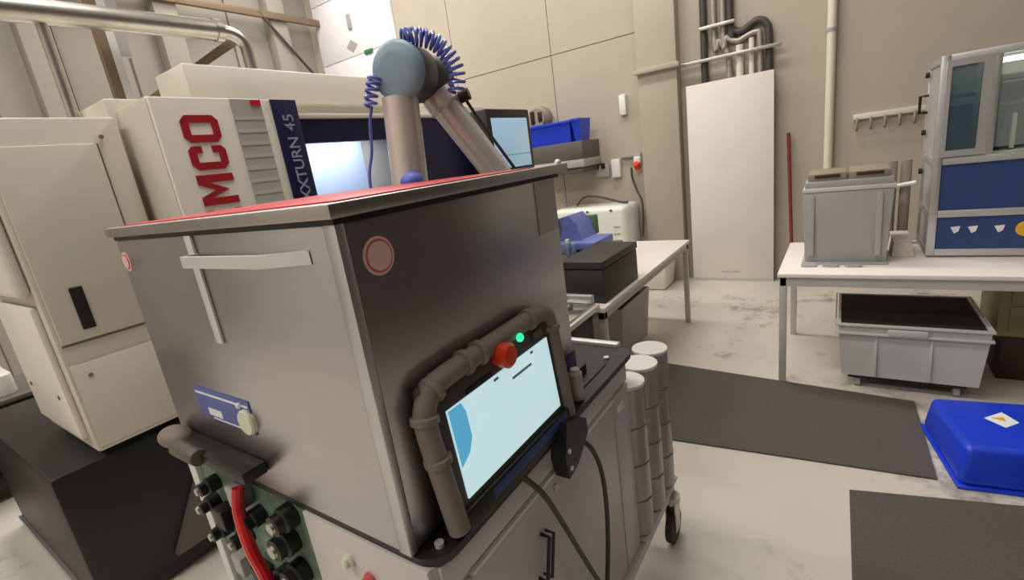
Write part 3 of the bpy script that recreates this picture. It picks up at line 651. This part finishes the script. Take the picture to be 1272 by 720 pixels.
T = thing('hook_rail', 'cream hook rail with five pegs on the wall beside the instrument cabinet', 'rail', (5.82, -.32, 1.5))
B().box(5.80, 5.84, -.60, -.07, 1.575, 1.625, .004).obj('rail', 'pipew', T)
for k in range(5):
    y_ = -.10 - k * .105
    B().tube([(5.80, y_, 1.58), (5.76, y_, 1.56), (5.755, y_, 1.50), (5.78, y_, 1.48)], .012, 8).obj('hook', 'tan', T)

# ================================================================== RIGHT TABLE
T = thing('work_table', 'long white table on the right carrying the crate and instrument cabinet', 'table', (3.8, -.6, 0))
B().box(3.29, 4.22, -1.9, .315, .72, .745, .003).obj('tabletop', 'table', T)
ap = B(); ap.box(3.30, 3.33, -1.88, .30, .665, .72); ap.box(4.18, 4.21, -1.88, .30, .665, .72); ap.box(3.33, 4.18, .275, .30, .665, .72); ap.box(3.33, 4.18, -1.88, -1.855, .665, .72); ap.obj('apron', 'tframe', T)
for x_, y_ in ((3.30, .265), (4.17, .265), (3.30, -1.88), (4.17, -1.88)): B().box(x_, x_ + .04, y_, y_ + .04, 0, .72, .002).obj('leg', 'tframe', T)
# grey crate with lid
T = thing('grey_crate', 'upright grey stacking crate with folded tan lid on the right table', 'crate', (3.75, -.03, .745))
B().taper((3.56, 3.92, -.235, .185), (3.54, 3.94, -.255, .195), .757, 1.20, .006).obj('crate_body', 'bingrey', T)
B().box(3.535, 3.945, -.262, .20, 1.20, 1.225, .004).obj('rim', 'bingrey2', T)
B().box(3.545, 3.935, -.25, .19, 1.225, 1.265, .006).obj('lid_base', 'bingrey', T)
B().box(3.56, 3.92, -.025, .175, 1.265, 1.31, .006).obj('lid_flap', 'tan', T)
B().box(3.56, 3.92, -.235, -.035, 1.265, 1.31, .006).obj('lid_flap', 'tan', T)
for a0, a1 in ((.01, .14), (-.20, -.07)): B().box(3.552, 3.562, a0, a1, 1.285, 1.303, .002).obj('grip_slot', 'brown', T)
B().box(3.525, 3.945, -.245, .20, .747, .757, .002).obj('base_plate', 'bingrey', T)
for a0, a1 in ((.135, .165), (-.205, -.175)): B().box(3.533, 3.56, a0, a1, .80, 1.18, .004).obj('corner_rib', 'bingrey', T)
for k in range(3):
    y_ = .20 - k * .115
    tag(B().rrect(3.455, 3.51, y_ - .085, y_, .7455, .757, .02).obj('grey_clip', 'bingrey', base=(3.48, y_ - .04, .745)), ('small flat grey clip at the left in front of the grey crate', 'middle flat grey clip in front of the grey crate', 'right flat grey clip in front of the grey crate')[k], 'clip', 'grey clips in front of the crate')
T = thing('white_carton', 'low white carton between crate and instrument cabinet', 'carton', (3.82, -.33, .745))
B().taper((3.72, 4.05, -.385, -.27), (3.74, 4.03, -.365, -.28), .745, .84, .006).obj('carton_body', 'cardb', T)
B().box(3.735, 4.035, -.37, -.275, .84, .85, .002).obj('carton_lid', 'cardb', T)
T = thing('tube_stand', 'pair of grey tubes with white lever behind the white carton', 'stand', (4.12, -.33, .745))
B().box(4.08, 4.2, -.40, -.22, .745, .77, .006).obj('base', 'cabd', T)
for y_ in (-.275, -.35): B().cyl((4.14, y_, .77), (4.14, y_, 1.30), .03, n=18).obj('tube', 'gtube', T)
B().cyl((4.10, -.25, 1.13), (4.08, -.40, 1.155), .014, n=12).obj('lever', 'white', T)

# instrument cabinet
T = thing('instrument_cabinet', 'aluminium framed instrument cabinet with blue panels and glass door', 'cabinet', (4.1, -.9, .745))
X0, X1, Y0, Y1, Z0, Z1 = 3.70, 4.62 - .42, -1.55, -.43, .757, 1.87
t = .04
def post(*a): B().box(*a, .003).obj('frame_profile', 'alu', T)
for x_ in (X0, X1 - t):
    for y_ in (Y0, Y1 - t): post(x_, x_ + t, y_, y_ + t, Z0, Z1)
for z_ in (Z0, .985, 1.285, Z1 - t):
    post(X0, X0 + t, Y0 + t, Y1 - t, z_, z_ + t); post(X1 - t, X1, Y0 + t, Y1 - t, z_, z_ + t)
    post(X0 + t, X1 - t, Y1 - t, Y1, z_, z_ + t); post(X0 + t, X1 - t, Y0, Y0 + t, z_, z_ + t)
post(X0, X0 + t, -.675, -.635, 1.325, Z1 - t)
B().box(X0 + .012, X0 + .024, Y0 + t, Y1 - t, 1.025, 1.285).obj('blue_panel', 'bluep', T)
lp = B().box(X0 + .012, X0 + .024, Y0 + t, Y1 - t, Z0 + t, .985).obj('control_face', 'bluep', T)
for y_ in (-.555, -.63, -.74):
    B().prism([(X0 + .012, y_ + .022, .925), (X0 + .012, y_ - .02, .93), (X0 + .012, y_ - .014, .90), (X0 + .012, y_ + .004, .888)], (-.008, 0, 0)).obj('white_tag', 'label_w', lp)
B().lathe((X0 + .012, -.845, .905), (-1, 0, 0), [(0, .042), (.012, .042), (.016, .036)], 24).obj('yellow_button', 'yellow', lp)
B().box(X0 + t, X1, Y1 - .02, Y1 - .008, Z0 + t, Z1 - t).obj('side_wall', 'cabl', T)
B().box(X1 - .02, X1 - .01, Y0 + t, Y1 - t, 1.32, Z1 - t).obj('rear_liner', 'liner', T)
B().box(X0 + t, X1 - t, Y0 + t, Y1 - t, 1.315, 1.33).obj('floor_plate', 'liner', T)
B().box(X0 + t, X1 - t, -.66, -.65, 1.33, Z1 - t).obj('divider', 'liner', T)
gd = B(); gd.box(X0 - .02, X0, -.64, -.455, 1.33, 1.365); gd.box(X0 - .02, X0, -.64, -.455, 1.805, 1.84); gd.box(X0 - .02, X0, -.475, -.455, 1.365, 1.805); gd.box(X0 - .02, X0, -.64, -.60, 1.365, 1.805)
gd = gd.obj('glass_door', 'alu', T)
B().box(X0 - .012, X0 - .008, -.60, -.475, 1.365, 1.805).obj('pane', 'glassb', gd)
B().box(X0 + .1, X0 + .3, -.60, -.46, 1.64, 1.66).obj('shelf', 'alu', T)
B().box(X0 + .13, X0 + .3, -.60, -.46, 1.335, 1.60, .006).obj('blue_module', 'bluep', T)
B().box(X0 + .01, X0 + .014, Y0 + t, -.675, 1.36, Z1 - t).obj('pane', 'glass', T)
B().box(X0 + .06, X0 + .1, -1.4, -.69, 1.79, 1.815, .004).obj('lamp_tube', 'lampw', T)
for z_ in (1.56, 1.70): B().box(X0 + .12, X1 - .05, -1.4, -.70, z_, z_ + .03, .004).obj('shelf', 'cabd', T)
for k, y_ in enumerate((-.70, -.76, -.84)): B().box(X0 + .12, X0 + .2, y_ - .02, y_, 1.335, 1.50 + .02 * k, .004).obj('sample_holder', 'black2' if k % 2 == 0 else 'liner', T)
hd = B().tube([(4.10, -.43, 1.68), (4.10, -.39, 1.68), (4.10, -.39, 1.58), (4.10, -.43, 1.58)], .009, 8, False).obj('side_handle', 'black', T)
for z_ in (1.80, 1.46, 1.22): B().cyl((4.12, -.43, z_), (4.12, -.41, z_), .017, n=14).obj('side_knob', 'black', T)

# below the right table
T = thing('wheeled_dolly', 'low black dolly with small casters under the large grey container', 'dolly', (3.62, -.35, 0))
B().box(3.37, 3.93, -.62, -.07, .06, .085, .004).obj('dolly_frame', 'black', T)
for x_, y_ in ((3.40, -.12), (3.40, -.58), (3.88, -.12), (3.88, -.58)):
    B().cyl((x_, y_ - .014, .03), (x_, y_ + .014, .03), .03, n=16).obj('caster_wheel', 'cabl', T)
T = thing('grey_container', 'large open grey container with ribbed rim on the dolly under the right table', 'container', (3.65, -.35, .086))
B().tub((3.325, 3.955, -.69, -.01), (3.35, 3.93, -.665, -.035), .086, .43, .014).obj('container_body', 'bingrey2', T)
q = B()
for z_ in (.365, .418): q.box(3.312, 3.326, -.70, .0, z_, z_ + .014, .003); q.box(3.326, 3.96, -.002, .006, z_, z_ + .014, .002); q.box(3.326, 3.96, -.70, -.692, z_, z_ + .014, .002)
q.obj('rim_rib', 'bingrey2', T)
B().box(3.306, 3.328, -.43, -.25, .372, .412, .006).obj('grip', 'bingrey2', T)
for y_ in (-.20, -.45): B().box(3.326, 3.345, y_ - .006, y_ + .006, .10, .36, .002).obj('wall_rib', 'bingrey2', T)
B().box(3.341, 3.939, -.674, -.026, .395, .424).obj('dark_fill', 'soft', T)  # dark slab added near the rim so the container's inside looks dark
T = thing('olive_cabinet', 'olive drawer cabinet on dark plinth under the right end of the table', 'cabinet', (3.95, -1.1, 0))
B().box(3.72, 4.15, -1.6, -.78, .26, .64, .006).obj('cabinet_body', 'greenc', T)
B().box(3.70, 4.15, -1.58, -.80, .0, .26, .006).obj('plinth', 'brown', T)
B().box(3.712, 3.72, -1.55, -.83, .47, .60, .003).obj('drawer_front', 'greenc', T)
B().box(3.712, 3.72, -1.55, -.83, .30, .45, .003).obj('drawer_front', 'greenc', T)

# ================================================================== BLUE BIN ON THE FLOOR (upside down)
T = thing('blue_crate', 'glossy blue plastic crate lying upside down on the floor', 'crate', (2.745, -.622, 0))
B().taper((2.49, 3.0, -.84, -.405), (2.53, 2.985, -.80, -.43), .012, .185, .028, 4).obj('crate_body', 'blue', T)
B().box(2.483, 3.007, -.847, -.398, .0, .014, .005).obj('crate_rim', 'blue', T)
B().prism([(2.80, -.575, .1852), (2.87, -.66, .1852), (2.78, -.69, .1852), (2.725, -.625, .1852)], (0, 0, .0012)).obj('paper_label', 'label_w', T)
B().prism([(2.805, -.60, .1864), (2.82, -.65, .1864), (2.78, -.645, .1864)], (0, 0, .0008)).obj('yellow_mark', 'yellow', T)
B().box(2.508, 2.520, -.72, -.66, .10, .125).obj('white_sticker', 'label_w', T)
T.location = (2.765, -.643, 0); T.rotation_euler = (0, 0, math.radians(8.6))
